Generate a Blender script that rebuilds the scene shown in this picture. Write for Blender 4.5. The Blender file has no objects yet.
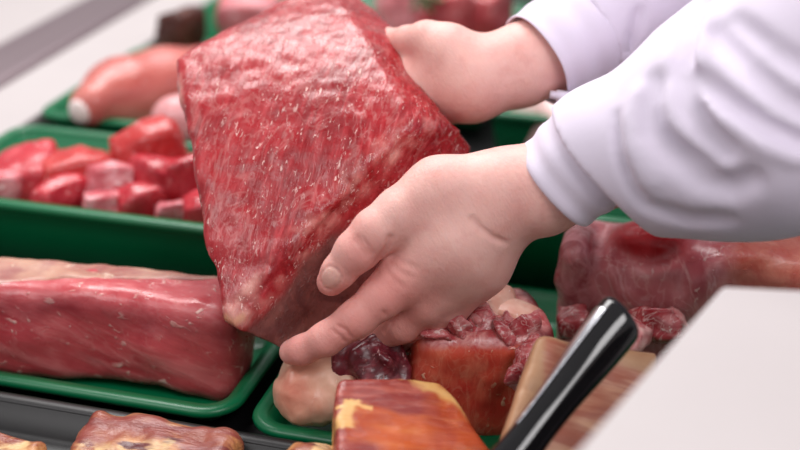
import bpy, bmesh, math, random
import numpy as np
from mathutils import Vector, Matrix

# ------------------------------------------------------------------ camera, world, light, exposure
C = bpy.context.scene.collection
SC = bpy.context.scene
PITCH = math.radians(25)
CAM_Z = 0.66
LENS = 60.0
FPX = 800 * LENS / 36.0
cd = bpy.data.cameras.new('camera')
cd.lens = LENS
cd.sensor_width = 36
cd.clip_start = 0.02
cd.dof.use_dof = True
cd.dof.focus_distance = 1.115
cd.dof.aperture_fstop = 2.3
cam = bpy.data.objects.new('camera', cd)
cam.location = (0, 0, CAM_Z)
cam.rotation_euler = (math.pi / 2 - PITCH, 0, 0)
C.objects.link(cam)
SC.camera = cam

w = bpy.data.worlds.new('shop_light')
SC.world = w
w.use_nodes = True
w.node_tree.nodes['Background'].inputs[0].default_value = (1.0, 0.955, 0.965, 1)
w.node_tree.nodes['Background'].inputs[1].default_value = 0.43


def area(name, loc, target, sx, sy, power, col):
    l = bpy.data.lights.new(name, 'AREA')
    l.shape = 'RECTANGLE'
    l.size, l.size_y, l.energy, l.color = sx, sy, power, col
    o = bpy.data.objects.new(name, l)
    o.location = loc
    o.rotation_euler = (Vector(target) - Vector(loc)).to_track_quat('-Z', 'Y').to_euler()
    C.objects.link(o)


area('ceiling_panel_or_fill', (-0.35, 2.25, 1.95), (-0.1, 1.15, 0), 1.5, 1.0, 58, (1, 0.97, 0.96))
area('ceiling_panel_or_fill', (-1.1, 0.45, 1.7), (0.05, 1.1, 0.1), 0.9, 0.7, 10, (1, 0.97, 0.97))  # unseen light at the left, helps fill the front sides
area('ceiling_panel_or_fill', (0.9, -0.3, 2.0), (0.2, 1.0, 0.15), 1.0, 0.7, 20, (1, 0.97, 0.98))  # unseen fill light added to brighten the sleeve and near hand
SC.view_settings.view_transform = 'Standard'
SC.view_settings.look = 'None'
SC.view_settings.gamma = 1
SC.view_settings.use_curve_mapping = False
SC.view_settings.exposure = 0.0

# ------------------------------------------------------------------ geometry helpers
SP, CP = math.sin(PITCH), math.cos(PITCH)


def at(px, py, d):
    """world point seen at a photo pixel, at a distance d along the view axis"""
    u, v = (px - 400) / FPX, (225 - py) / FPX
    return np.array((d * u, d * (CP + v * SP), CAM_Z + d * (-SP + v * CP)))


CA = math.radians(-16)
E1 = np.array((math.cos(CA), math.sin(CA), 0))
E2 = np.array((-math.sin(CA), math.cos(CA), 0))
EZ = np.array((0, 0, 1.0))


def cs(s, t, z=0.0):
    """point in the display case's own frame: s across, t along, z up"""
    return E1 * s + E2 * t + EZ * z


def link(name, me, mat=None, parent=None, smooth=True):
    o = bpy.data.objects.new(name, me)
    C.objects.link(o)
    if mat:
        me.materials.append(mat)
    if smooth:
        for p in me.polygons:
            p.use_smooth = True
    if parent:
        o.parent = parent
        o.matrix_parent_inverse = Matrix.Translation(-Vector(parent.location))
    return o


def tag(o, label, cat, group=None, kind=None):
    o['label'], o['category'] = label, cat
    if group:
        o['group'] = group
    if kind:
        o['kind'] = kind
    return o


def thing(name, loc, label, cat, group=None):
    o = bpy.data.objects.new(name, None)
    o.empty_display_size = 0.03
    o.location = Vector([float(q) for q in loc])
    C.objects.link(o)
    return tag(o, label, cat, group)


def mesh(name, verts, faces):
    me = bpy.data.meshes.new(name)
    me.from_pydata([tuple(map(float, v)) for v in verts], [], [tuple(map(int, f)) for f in faces])
    me.update()
    return me


# -- noise on points
def _hash(i, j, k, seed):
    n = (i * 374761393 + j * 668265263 + k * 2147483647 + seed * 974634777) & 0xffffffff
    n = ((n ^ (n >> 13)) * 1274126177) & 0xffffffff
    return ((n ^ (n >> 16)) & 0xffff) / 32767.5 - 1


def vnoise(P, scale, seed=0):
    Q = np.asarray(P, dtype=np.float64) * scale
    I = np.floor(Q).astype(np.int64)
    F = Q - I
    F = F * F * (3 - 2 * F)
    r = 0
    for dx in (0, 1):
        wx = F[..., 0] if dx else 1 - F[..., 0]
        for dy in (0, 1):
            wy = F[..., 1] if dy else 1 - F[..., 1]
            for dz in (0, 1):
                wz = F[..., 2] if dz else 1 - F[..., 2]
                r = r + wx * wy * wz * _hash(I[..., 0] + dx, I[..., 1] + dy, I[..., 2] + dz, seed)
    return r


def fbm(P, scale, seed=0, octs=3):
    return sum(vnoise(P, scale * 2 ** i, seed + i) * 0.5 ** i for i in range(octs))


# -- distance functions
def smin(a, b, k):
    h = np.clip(0.5 + 0.5 * (b - a) / k, 0, 1)
    return b + (a - b) * h - k * h * (1 - h)


def smax(a, b, k):
    return -smin(-a, -b, k)


def cap(P, a, b, ra, rb):
    a, b = np.asarray(a), np.asarray(b)
    ba = b - a
    pa = P - a
    t = np.clip((pa @ ba) / max(ba @ ba, 1e-12), 0, 1)
    q = pa - t[..., None] * ba
    return np.sqrt((q * q).sum(-1)) - (ra + (rb - ra) * t)


def chain(P, pts, k=0.004):
    """pts: (point, radius) joints"""
    r = None
    for (a, ra), (b, rb) in zip(pts, pts[1:]):
        d = cap(P, a, b, ra, rb)
        r = d if r is None else smin(r, d, k)
    return r


def ell(P, c, axes, rad):
    """ellipsoid with rows of axes as its directions"""
    q = (P - np.asarray(c)) @ np.asarray(axes).T / np.asarray(rad)
    l = np.sqrt((q * q).sum(-1))
    return (l - 1) * min(rad) * 0.5 * (1 + 1 / np.maximum(l, .3)) if False else (l - 1) * float(np.mean(rad))


def poly2(x, y, pts):
    """signed distance to a polygon"""
    pts = np.asarray(pts)
    d = np.full(x.shape, 1e9)
    s = np.ones(x.shape)
    n = len(pts)
    for i in range(n):
        a, b = pts[i], pts[i - 1]
        ex, ey = b - a
        wx, wy = x - a[0], y - a[1]
        t = np.clip((wx * ex + wy * ey) / (ex * ex + ey * ey), 0, 1)
        bx, by = wx - ex * t, wy - ey * t
        d = np.minimum(d, bx * bx + by * by)
        c1, c2, c3 = y >= a[1], y < b[1], ex * wy > ey * wx
        s = np.where((c1 & c2 & c3) | (~c1 & ~c2 & ~c3), -s, s)
    return s * np.sqrt(d)


def box(P, c, axes, half, r):
    q = np.abs((P - np.asarray(c)) @ np.asarray(axes).T) - (np.asarray(half) - r)
    return np.sqrt((np.maximum(q, 0) ** 2).sum(-1)) + np.minimum(q.max(-1), 0) - r


def seg_dist(P, pts):
    r = None
    for a, b in zip(pts, pts[1:]):
        d = cap(P, a, b, 0, 0)
        r = d if r is None else np.minimum(r, d)
    return r


def first_hit(f, px, py, d0, d1, n=240):
    ds = np.linspace(d0, d1, n)
    P = np.array([at(px, py, d) for d in ds])
    v = f(P)
    i = np.argmax(v < 0)
    if v[i] >= 0:
        i = int(np.argmin(v))
    return P[i]


CORN = np.array([(i, j, k) for i in (0, 1) for j in (0, 1) for k in (0, 1)])
EDGES = [(a, b) for a in range(8) for b in range(a + 1, 8) if np.abs(CORN[a] - CORN[b]).sum() == 1]


def nets(f, lo, hi, h):
    """surface of f = 0 as quads (surface nets); a coarse pass limits the fine one"""
    lo, hi = np.asarray(lo, float), np.asarray(hi, float)
    B = 8
    nb = np.ceil((hi - lo) / (h * B)).astype(int)
    n = nb * B + 1
    val = np.full(n, 1.0)
    ctr = np.stack(np.meshgrid(*[lo[i] + (np.arange(nb[i]) + .5) * h * B for i in range(3)], indexing='ij'), -1)
    cv = f(ctr.reshape(-1, 3)).reshape(nb)
    near = np.abs(cv) < h * B * 1.9
    # blocks that are far inside stay negative
    for bi in np.argwhere(~near & (cv < 0)):
        a = bi * B
        val[a[0]:a[0] + B + 1, a[1]:a[1] + B + 1, a[2]:a[2] + B + 1] = -1
    off = np.stack(np.meshgrid(*[np.arange(B + 1)] * 3, indexing='ij'), -1).reshape(-1, 3)
    blocks = np.argwhere(near)
    for c0 in range(0, len(blocks), 400):
        bb = blocks[c0:c0 + 400]
        idx = (bb[:, None, :] * B + off[None]).reshape(-1, 3)
        v = f(lo + idx * h)
        val[idx[:, 0], idx[:, 1], idx[:, 2]] = v
    # close at the border
    for ax in range(3):
        sl = [slice(None)] * 3
        for e in (0, -1):
            sl[ax] = e
            val[tuple(sl)] = np.maximum(val[tuple(sl)], h * 0.5)
    s = val < 0
    m = n - 1
    cnt = sum(s[c[0]:c[0] + m[0], c[1]:c[1] + m[1], c[2]:c[2] + m[2]].astype(np.int8) for c in CORN)
    act = np.argwhere((cnt > 0) & (cnt < 8))
    ids = np.full(m, -1)
    ids[act[:, 0], act[:, 1], act[:, 2]] = np.arange(len(act))
    cvv = np.stack([val[act[:, 0] + c[0], act[:, 1] + c[1], act[:, 2] + c[2]] for c in CORN], 1)
    acc = np.zeros((len(act), 3))
    num = np.zeros(len(act))
    for a, b in EDGES:
        va, vb = cvv[:, a], cvv[:, b]
        msk = (va < 0) != (vb < 0)
        t = np.where(msk, va / np.where(msk, va - vb, 1), 0)
        acc += np.where(msk[:, None], CORN[a] + t[:, None] * (CORN[b] - CORN[a]), 0)
        num += msk
    V = lo + h * (act + acc / num[:, None])
    faces = []
    for ax in range(3):
        u, v = (ax + 1) % 3, (ax + 2) % 3
        a0 = [slice(None)] * 3
        a1 = [slice(None)] * 3
        a0[ax], a1[ax] = slice(0, -1), slice(1, None)
        for q in (u, v):
            a0[q] = a1[q] = slice(1, -1)
        sa, sb = s[tuple(a0)], s[tuple(a1)]
        e = np.argwhere(sa != sb)
        if not len(e):
            continue
        flip = sb[e[:, 0], e[:, 1], e[:, 2]]
        base = e.copy()
        base[:, u] += 1
        base[:, v] += 1
        quad = []
        for du, dv in ((-1, -1), (0, -1), (0, 0), (-1, 0)):
            c = base.copy()
            c[:, u] += du
            c[:, v] += dv
            quad.append(ids[c[:, 0], c[:, 1], c[:, 2]])
        q = np.stack(quad, 1)
        q[flip] = q[flip][:, ::-1]
        faces.append(q)
    return V, np.concatenate(faces)


def bounds(pts, pad):
    pts = np.array(pts)
    return pts.min(0) - pad, pts.max(0) + pad


def from_sdf(name, f, lo, hi, h, mat, parent=None, masks=None):
    V, F = nets(f, lo, hi, h)
    me = bpy.data.meshes.new(name)
    me.from_pydata(V.tolist(), [], F.tolist())
    me.update()
    for key, fn in (masks or {}).items():
        a = me.attributes.new(key, 'FLOAT', 'POINT')
        a.data.foreach_set('value', np.ascontiguousarray(fn(V), dtype=np.float32))
    return link(name, me, mat, parent)


# ------------------------------------------------------------------ materials
def lin(h):
    h = h.lstrip('#')
    c = [int(h[i:i + 2], 16) / 255 for i in (0, 2, 4)]
    return tuple((x / 12.92 if x <= .04045 else ((x + .055) / 1.055) ** 2.4) for x in c) + (1,)


class Mat:
    def __init__(s, name, rough=0.5, spec=0.5, **kw):
        s.m = bpy.data.materials.new(name)
        s.m.use_nodes = True
        s.t = s.m.node_tree
        s.b = s.t.nodes['Principled BSDF']
        s.b.inputs['Roughness'].default_value = rough
        s.b.inputs['Specular IOR Level'].default_value = spec
        for k, v in kw.items():
            s.b.inputs[k.replace('_', ' ')].default_value = v
        s.co = s.node('ShaderNodeTexCoord').outputs['Object']

    def node(s, kind, **kw):
        n = s.t.nodes.new(kind)
        for k, v in kw.items():
            setattr(n, k, v)
        return n

    def put(s, inp, v):
        if isinstance(v, bpy.types.NodeSocket):
            s.t.links.new(v, inp)
        else:
            inp.default_value = v

    def mapped(s, scale=(1, 1, 1), rot=(0, 0, 0), loc=(0, 0, 0), vec=None):
        n = s.node('ShaderNodeMapping')
        s.put(n.inputs[0], vec or s.co)
        n.inputs['Location'].default_value = loc
        n.inputs['Rotation'].default_value = rot
        n.inputs['Scale'].default_value = scale
        return n.outputs[0]

    def along(s, axis, stretch):
        """coordinates squeezed along a direction, for fibres that run along it"""
        q = Vector([float(v) for v in axis]).normalized().to_track_quat('X', 'Z').inverted().to_euler()
        v = s.mapped(rot=q)
        return s.mapped(scale=(1 / stretch, 1, 1), vec=v)

    def noise(s, scale, detail=3, rough=.55, dist=0, vec=None):
        n = s.node('ShaderNodeTexNoise')
        s.put(n.inputs['Vector'], vec or s.co)
        n.inputs['Scale'].default_value = scale
        n.inputs['Detail'].default_value = detail
        n.inputs['Roughness'].default_value = rough
        n.inputs['Distortion'].default_value = dist
        return n.outputs[0]

    def voro(s, scale, vec=None, feature='F1', rnd=1):
        n = s.node('ShaderNodeTexVoronoi', feature=feature)
        s.put(n.inputs['Vector'], vec or s.co)
        n.inputs['Scale'].default_value = scale
        n.inputs['Randomness'].default_value = rnd
        return n.outputs['Distance']

    def step(s, fac, a, b, lo=0, hi=1):
        n = s.node('ShaderNodeMapRange', interpolation_type='SMOOTHSTEP')
        s.put(n.inputs[0], fac)
        for i, v in enumerate((a, b, lo, hi)):
            n.inputs[i + 1].default_value = v
        return n.outputs[0]

    def math(s, op, a, b=0.0):
        n = s.node('ShaderNodeMath', operation=op)
        s.put(n.inputs[0], a)
        s.put(n.inputs[1], b)
        return n.outputs[0]

    def mix(s, fac, a, b):
        n = s.node('ShaderNodeMix', data_type='RGBA')
        s.put(n.inputs[0], fac)
        s.put(n.inputs[6], lin(a) if isinstance(a, str) else a)
        s.put(n.inputs[7], lin(b) if isinstance(b, str) else b)
        return n.outputs[2]

    def attr(s, name):
        return s.node('ShaderNodeAttribute', attribute_name=name).outputs['Fac']

    def color(s, v):
        s.put(s.b.inputs['Base Color'], lin(v) if isinstance(v, str) else v)
        return s

    def bump(s, h, strength, dist, normal=None):
        n = s.node('ShaderNodeBump')
        n.inputs['Strength'].default_value = strength
        n.inputs['Distance'].default_value = dist
        s.put(n.inputs['Height'], h)
        if normal:
            s.put(n.inputs['Normal'], normal)
        s.put(s.b.inputs['Normal'], n.outputs[0])
        return n.outputs[0]


def plain(name, col, rough=.5, spec=.5, **kw):
    return Mat(name, rough, spec, **kw).color(col).m


def meat(name, dark, mid, light, fat='#e9c9bd', axis=(1, 0, 0), stretch=6, scale=90, fleck=.5, rough=.32, patch=14,
         veins=.0, mask=None, bump=.5, sss=.12):
    """raw muscle: fibres along an axis, patches of tone, flecks of fat or painted wet glints, veins of fat; mask mixes to a second colour"""
    m = Mat(name, rough, .5)
    v = m.along(axis, stretch)
    fib = m.noise(scale, 4, .6, .4, v)
    big = m.noise(patch, 3, .6, .6)
    c = m.mix(m.step(big, .32, .68), dark, mid)
    c = m.mix(m.math('MULTIPLY', m.step(fib, .42, .75), .75), c, light)
    fl = None
    if fleck:
        fn = m.noise(scale * 2.2, 2, .5, .8, m.along(axis, max(1, stretch * .35)))
        fl = m.math('MULTIPLY', m.step(fn, .66 - .08 * fleck, .74 - .08 * fleck), m.step(m.noise(patch * 2.2, 2), .4, .62))
        c = m.mix(m.math('MULTIPLY', fl, .85), c, fat)
    if veins:
        vn = m.noise(patch * 1.6, 3, .55, 1.6, m.along(axis, 2.2))
        vv = m.math('ABSOLUTE', m.math('SUBTRACT', vn, .5))
        vm = m.math('MULTIPLY', m.step(vv, .03, .0), veins)
        c = m.mix(vm, c, fat)
    for key, col_a, col_b in (mask or []):
        a = m.attr(key)
        cc = m.mix(m.step(m.noise(patch * 2.5, 4, .65, .8), .35, .68), col_a, col_b)
        c = m.mix(a, c, cc)
    m.color(c)
    h = m.math('ADD', m.math('MULTIPLY', fib, .8), m.math('MULTIPLY', m.noise(scale * .45, 4, .6, .3), .45))
    if fl is not None:
        h = m.math('ADD', h, m.math('MULTIPLY', fl, .5))
    m.bump(h, bump, .003)
    m.b.inputs['Subsurface Weight'].default_value = sss
    m.b.inputs['Subsurface Radius'].default_value = (1, .25, .2)
    m.b.inputs['Subsurface Scale'].default_value = .006
    m.put(m.b.inputs['Roughness'], m.step(m.noise(scale * .5, 2), .3, .7, rough - .08, rough + .12))
    return m.m


def plastic(name, col, col2, rough=.3):
    m = Mat(name, rough, .45)
    m.color(m.mix(m.noise(9, 2), col, col2))
    m.bump(m.noise(160, 2), .06, .001)
    return m.m


GREEN = plastic('green_plastic', '#00613a', '#026c43', .34)
BLACK = plastic('black_plastic', '#0b0a0c', '#111013', .42)
WHITE = plastic('white_laminate', '#b6afaf', '#bdb6b6', .5)
STEEL = Mat('brushed_steel', .42, .5, Metallic=.85)
STEEL.color(STEEL.mix(STEEL.noise(40, 3, vec=STEEL.along(E2, 20)), '#8d7c82', '#a5959a'))
STEEL = STEEL.m
PALE = plastic('pale_tiles', '#cfc4c5', '#d8cecf', .55)
DECK = plastic('dark_deck', '#0d0c0e', '#161416', .38)

# ------------------------------------------------------------------ the display case and the shop floor


def prism(name, pts, z0, z1, mat, parent=None, kind=None, bevel=.003):
    """a slab over a ground outline (world x, y)"""
    n = len(pts)
    v = [(p[0], p[1], z0) for p in pts] + [(p[0], p[1], z1) for p in pts]
    f = [tuple(range(n))[::-1], tuple(range(n, 2 * n))] + [(i, (i + 1) % n, n + (i + 1) % n, n + i) for i in range(n)]
    me = mesh(name, v, f)
    bm = bmesh.new()
    bm.from_mesh(me)
    bmesh.ops.recalc_face_normals(bm, faces=bm.faces)
    if bevel:
        bmesh.ops.bevel(bm, geom=bm.edges[:], offset=bevel, segments=3, affect='EDGES', profile=.5)
    bm.to_mesh(me)
    bm.free()
    o = link(name, me, mat, parent, smooth=False)
    if kind:
        o['kind'] = kind
    return o


def strip(s0, s1, t0, t1):
    return [cs(s0, t0), cs(s1, t0), cs(s1, t1), cs(s0, t1)]


FLOOR_Z = -.78
prism('floor', [(-5, -2), (4, -2), (4, 7), (-5, 7)], FLOOR_Z - .05, FLOOR_Z, PALE, kind='structure', bevel=0)
prism('case_base', strip(-1.02, .24, .2, 3.6), FLOOR_Z, -.02, WHITE, kind='structure')
prism('case_deck', strip(-.849, .24, .2, 3.6), -.02, 0, DECK, kind='structure', bevel=0)
prism('trim_1', strip(-.945, -.849, .2, 3.6), -.02, .094, WHITE, kind='structure')
prism('trim_2', strip(-1.045, -.945, .2, 3.6), -.06, .1, STEEL, kind='structure', bevel=.012)
prism('trim_3', strip(-1.9, -1.045, .2, 3.6), .02, .06, WHITE, kind='structure', bevel=.008)
prism('trim_4', strip(-1.86, -1.1, .25, 3.55), FLOOR_Z, .02, WHITE, kind='structure', bevel=0)


def rrect(s0, s1, t0, t1, r, z, seg=7):
    out = []
    for cx, cy, a0 in ((s1 - r, t1 - r, 0), (s0 + r, t1 - r, 90), (s0 + r, t0 + r, 180), (s1 - r, t0 + r, 270)):
        for i in range(seg + 1):
            a = math.radians(a0 + 90 * i / seg)
            out.append(cs(cx + r * math.cos(a), cy + r * math.sin(a), z))
    return out


def loft(name, rings, mat, parent, cap0=False, cap1=False, closed=False):
    n = len(rings[0])
    v = [p for r in rings for p in r]
    f = []
    R = len(rings)
    for i in range(R if closed else R - 1):
        j = (i + 1) % R
        for k in range(n):
            l = (k + 1) % n
            f.append((i * n + k, i * n + l, j * n + l, j * n + k))
    if cap0:
        f.append(tuple(range(n))[::-1])
    if cap1:
        f.append(tuple(range((R - 1) * n, R * n)))
    me = mesh(name, v, f)
    bm = bmesh.new()
    bm.from_mesh(me)
    bmesh.ops.recalc_face_normals(bm, faces=bm.faces)
    bm.to_mesh(me)
    bm.free()
    return link(name, me, mat, parent)


def tray(name, label, s0, s1, t0, t1, h, mat, z0=0.001, r=.03, lip=.011, taper=.012, group=None):
    root = thing(name, cs((s0 + s1) / 2, (t0 + t1) / 2, z0), label, 'tray', group)

    def ring(ins, z):
        return rrect(s0 + ins, s1 - ins, t0 + ins, t1 - ins, max(.004, r - ins), z0 + z)
    T = taper
    loft('basin', [ring(lip + T + .008, 0), ring(lip + T, .005), ring(lip + .001, h - .004), ring(lip + .001, h - .001),
                   ring(lip + .004, h - .001), ring(lip + T + .003, .009), ring(lip + T + .008, .005), ring(lip + T + .02, .004)],
         mat, root, True, True)
    loft('rim', [ring(lip + .002, h - .006), ring(.004, h - .008), ring(.0008, h - .006), ring(0, h - .003), ring(.0015, h), ring(lip * .5, h + .0015), ring(lip + .003, h + .0005),
                 ring(lip + .0045, h - .003)], mat, root, closed=True)
    return root


G_TR = 'green trays in the display case'
tray('deep_tray', 'deep green plastic tray holding the diced red beef', -.845, -.415, 1.088, 1.305, .1, GREEN, group=G_TR)
tray('flat_tray', 'low green tray under the long beef loin', -.846, -.405, .885, 1.075, .028, GREEN, r=.035, group=G_TR)
tray('deep_tray', 'deep green tray behind the diced beef, holding long pink fillets', -.845, -.42, 1.335, 1.625, .1, GREEN, group=G_TR)
tray('deep_tray', 'blurred green tray farthest back, with small red and pink cuts', -.845, -.345, 1.655, 1.98, .1, GREEN, group=G_TR)
tray('flat_tray', 'low green tray under the pork hock, beef shank and raw pork side', -.392, .20, .875, 1.195, .028, GREEN, r=.035, group=G_TR)
tray('deep_tray', 'deep green tray whose plain front wall shows under the near wrist', -.385, .20, 1.205, 1.31, .105, GREEN, group=G_TR)
tray('deep_tray', 'blurred green tray seen between the two forearms, with pale meat', -.33, .19, 1.49, 1.73, .1, GREEN, group=G_TR)
tray('flat_tray', 'glossy black tray along the bottom with smoked meats on it', -.85, .20, .52, .868, .03, BLACK, r=.03)

# ------------------------------------------------------------------ the beef held in both hands
pJ, pT, pD = at(235, 322, 1.105), at(268, 0, 1.235), at(430, 105, 1.165)
bn = np.cross(pT - pJ, pD - pJ)
bn /= np.linalg.norm(bn)
if bn[1] > 0:
    bn = -bn
CAMP = np.array((0, 0, CAM_Z))


def on_plane(px, py):
    r = at(px, py, 1) - CAMP
    return CAMP + r * ((pJ - CAMP) @ bn) / (r @ bn)


bc = on_plane(300, 165)
bx = on_plane(400, 165) - bc
bx /= np.linalg.norm(bx)
by = np.cross(bn, bx)
front = [(168, 47), (198, 22), (262, -30), (300, -55), (350, -58), (382, -8), (406, 52), (430, 88), (446, 108), (397, 147), (338, 206),
         (284, 262), (232, 324), (217, 316), (211, 270), (203, 215), (190, 140), (173, 92)]
bpoly = np.array([((on_plane(*p) - bc) @ bx, (on_plane(*p) - bc) @ by) for p in front])
bext = at(362, 302, 1.183) - on_plane(282, 260)
bth = -(bext @ bn)
bsh = np.array((bext @ bx, bext @ by)) / bth


fold0, fold1 = [np.array(((on_plane(*p) - bc) @ bx, (on_plane(*p) - bc) @ by)) for p in ((336, -20), (416, 126))]
foldn = np.array((-(fold1 - fold0)[1], (fold1 - fold0)[0])) / np.linalg.norm(fold1 - fold0)
foldn = foldn if foldn[0] > 0 else -foldn


def f_beef(P):
    q = P - bc
    z = q @ bn
    dep = np.clip(-z, 0, bth)
    y0 = q @ by
    g = np.clip((.075 - y0) / .075, .08, 1)
    x, y = q @ bx - bsh[0] * dep * g, y0 - bsh[1] * dep * g
    d2 = poly2(x, y, bpoly) * .82
    n1 = fbm(P, 20, 3, 2) * .0019 + vnoise(P, 90, 9) * .0009
    dome = .010 * np.clip(1 - (x * x + y * y) / .022, -1, 1) - 1.3 * np.clip(y0 - .03, 0, .2) ** 2 
    fx, fy = q @ bx, y0
    e = np.clip(((fx - fold0[0]) * foldn[0] + (fy - fold0[1]) * foldn[1]) + .004, 0, .1)
    dome = dome - .85 * e * e / (e + .008)
    sh = d2 - .001
    top = z - dome
    back = -z - bth
    d = smax(smax(sh, top, .011), back, .012)
    return d + n1


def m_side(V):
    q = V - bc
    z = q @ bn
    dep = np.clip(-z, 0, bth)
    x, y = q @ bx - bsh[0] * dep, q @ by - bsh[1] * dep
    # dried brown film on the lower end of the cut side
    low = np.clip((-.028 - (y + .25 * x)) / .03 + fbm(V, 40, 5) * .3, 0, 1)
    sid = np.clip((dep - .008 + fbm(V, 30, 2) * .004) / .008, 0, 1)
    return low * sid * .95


def m_fat(V):
    a = seg_dist(V, [on_plane(226, 318), on_plane(234, 324), on_plane(244, 316)])
    return np.clip(1 - (a - .0005) / .005 + fbm(V, 120, 4) * .4, 0, 1)


def m_rind(V):
    """pale connective film along the ridge"""
    q = V - bc
    z = q @ bn
    x, y = q @ bx, q @ by
    ridge = seg_dist(V, [on_plane(*p) for p in ((432, 118), (394, 147), (338, 205), (284, 261), (240, 310))])
    edge = seg_dist(V, [on_plane(*p) - bn * .006 for p in ((180, 100), (168, 50), (198, 24), (262, -28))])
    return np.maximum(np.clip(1 - np.abs(ridge - .006) / .012, 0, 1) * np.clip(.35 + fbm(V, 70, 8) * .9, 0, 1) * .75,
                      np.clip(1 - edge / .007 + fbm(V, 60, 3) * .3, 0, 1) * .7)


fib_axis = on_plane(262, 300) - on_plane(330, 60)
beefm = meat('raw_beef', '#840d17', '#a51a23', '#bd3a40', '#f2c8c0', fib_axis, 9, 190, .62, .3, 16, .12,  # pale flecks paint wet glints into the colour, along with fat
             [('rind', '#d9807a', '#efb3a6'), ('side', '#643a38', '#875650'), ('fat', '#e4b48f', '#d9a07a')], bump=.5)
bb = beefm.node_tree.nodes['Principled BSDF']
bb.inputs['Specular IOR Level'].default_value = .38
bb.inputs['Coat Weight'].default_value = .25
bb.inputs['Coat Roughness'].default_value = .16
beefm.node_tree.links.new(bb.inputs['Normal'].links[0].from_socket, bb.inputs['Coat Normal'])
lo, hi = bounds([on_plane(*p) for p in front] + [on_plane(*p) + bext for p in front], .03)
o = from_sdf('beef_joint', f_beef, lo, hi, .0018, beefm, None, {'side': m_side, 'fat': m_fat, 'rind': m_rind})
tag(o, 'large raw red beef joint held up in both hands', 'meat')

# ------------------------------------------------------------------ the person: arms, hands, coat
def J(px, py, d, r):
    return (at(px, py, d), r)


def f_near(P):
    arm = chain(P, [J(770, 112, 1.035, .040), J(590, 165, 1.075, .0375), J(540, 190, 1.088, .0365), J(505, 200, 1.094, .0345)], .01)
    th0 = chain(P, [J(500, 186, 1.092, .030), J(440, 194, 1.085, .029), J(402, 214, 1.082, .0225)], .012)
    mi = chain(P, [J(500, 200, 1.094, .032), J(450, 240, 1.092, .034), J(406, 275, 1.096, .0225)], .012)
    mm = chain(P, [J(500, 205, 1.10, .031), J(465, 255, 1.105, .033), J(425, 297, 1.115, .024)], .012)
    mp = chain(P, [J(502, 210, 1.108, .029), J(475, 262, 1.12, .029), J(447, 303, 1.135, .021)], .012)
    d = smin(arm, th0, .018)
    for q in (mi, mm, mp):
        d = smin(d, q, .014)
    thumb = chain(P, [J(402, 214, 1.082, .0215), J(376, 232, 1.079, .0192), J(356, 252, 1.081, .0172), J(339, 272, 1.088, .0138), J(331, 282, 1.0935, .0118)], .006)
    index = chain(P, [J(406, 275, 1.096, .0215), J(382, 297, 1.092, .0175), J(356, 319, 1.092, .0152), J(326, 339, 1.099, .0135), J(302, 350, 1.112, .0118), J(292, 352, 1.119, .0108)], .006)
    middle = chain(P, [J(425, 297, 1.115, .0215), J(402, 324, 1.125, .0158), J(378, 337, 1.145, .0135), J(345, 338, 1.172, .012), J(325, 330, 1.19, .010)], .005)
    ring = chain(P, [J(437, 303, 1.125, .0205), J(424, 327, 1.142, .0150), J(402, 336, 1.165, .0128), J(370, 330, 1.195, .011), J(352, 322, 1.21, .0095)], .005)
    pinky = chain(P, [J(449, 303, 1.137, .019), J(444, 318, 1.158, .0132), J(425, 322, 1.182, .0112), J(400, 316, 1.205, .010), J(385, 308, 1.215, .0085)], .005)
    d = smin(d, thumb, .007)
    d = smin(d, index, .007)
    for q in (middle, ring, pinky):
        d = smin(d, q, .004)
    return d


def f_far(P):
    arm = chain(P, [J(690, -50, 1.30, .042), J(560, 46, 1.235, .0385), J(520, 66, 1.225, .0365), J(470, 82, 1.218, .0345)], .01)
    th0 = chain(P, [J(478, 72, 1.216, .030), J(446, 52, 1.215, .025), J(426, 40, 1.218, .0172)], .012)
    mi = chain(P, [J(470, 82, 1.22, .032), J(430, 84, 1.235, .030), J(400, 72, 1.25, .022)], .012)
    mm = chain(P, [J(470, 86, 1.225, .031), J(432, 96, 1.245, .0255), J(400, 98, 1.262, .021)], .012)
    d = smin(smin(smin(arm, th0, .016), mi, .012), mm, .012)
    thumb = chain(P, [J(426, 40, 1.218, .017), J(408, 42, 1.238, .0145), J(388, 42, 1.272, .0125), J(372, 42, 1.288, .0105)], .006)
    index = chain(P, [J(400, 72, 1.25, .0185), J(370, 62, 1.288, .0145), J(342, 60, 1.305, .0125), J(322, 62, 1.312, .0105)], .005)
    middle = chain(P, [J(400, 88, 1.256, .0185), J(368, 88, 1.292, .0145), J(338, 92, 1.31, .0125), J(315, 96, 1.315, .0105)], .005)
    ring = chain(P, [J(402, 102, 1.262, .018), J(372, 114, 1.29, .014), J(344, 122, 1.305, .012), J(325, 128, 1.308, .010)], .005)
    pinky = chain(P, [J(406, 112, 1.264, .016), J(382, 136, 1.285, .012), J(360, 148, 1.294, .0105), J(347, 154, 1.296, .009)], .005)
    for q in (thumb, index, middle, ring, pinky):
        d = smin(d, q, .005)
    return d


def grooves(f, lines, d0, d1):
    """creases: (pixel polyline, width, depth) laid on the surface of f"""
    out = []
    for pts, wd, dp in lines:
        out.append(([first_hit(f, x, y, d0, d1) for x, y in pts], wd, dp))

    def g(P):
        d = f(P)
        for pts, wd, dp in out:
            s = seg_dist(P, pts)
            mid = np.mean(pts, 0)
            half = max(np.linalg.norm(p - mid) for p in pts) + .5 * wd
            fade = np.exp(-((P - mid) ** 2).sum(-1) ** 2 / half ** 4)
            d = d + dp * 1.3 * np.exp(-(s / wd) ** 2) * fade
        return d
    return g


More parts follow.
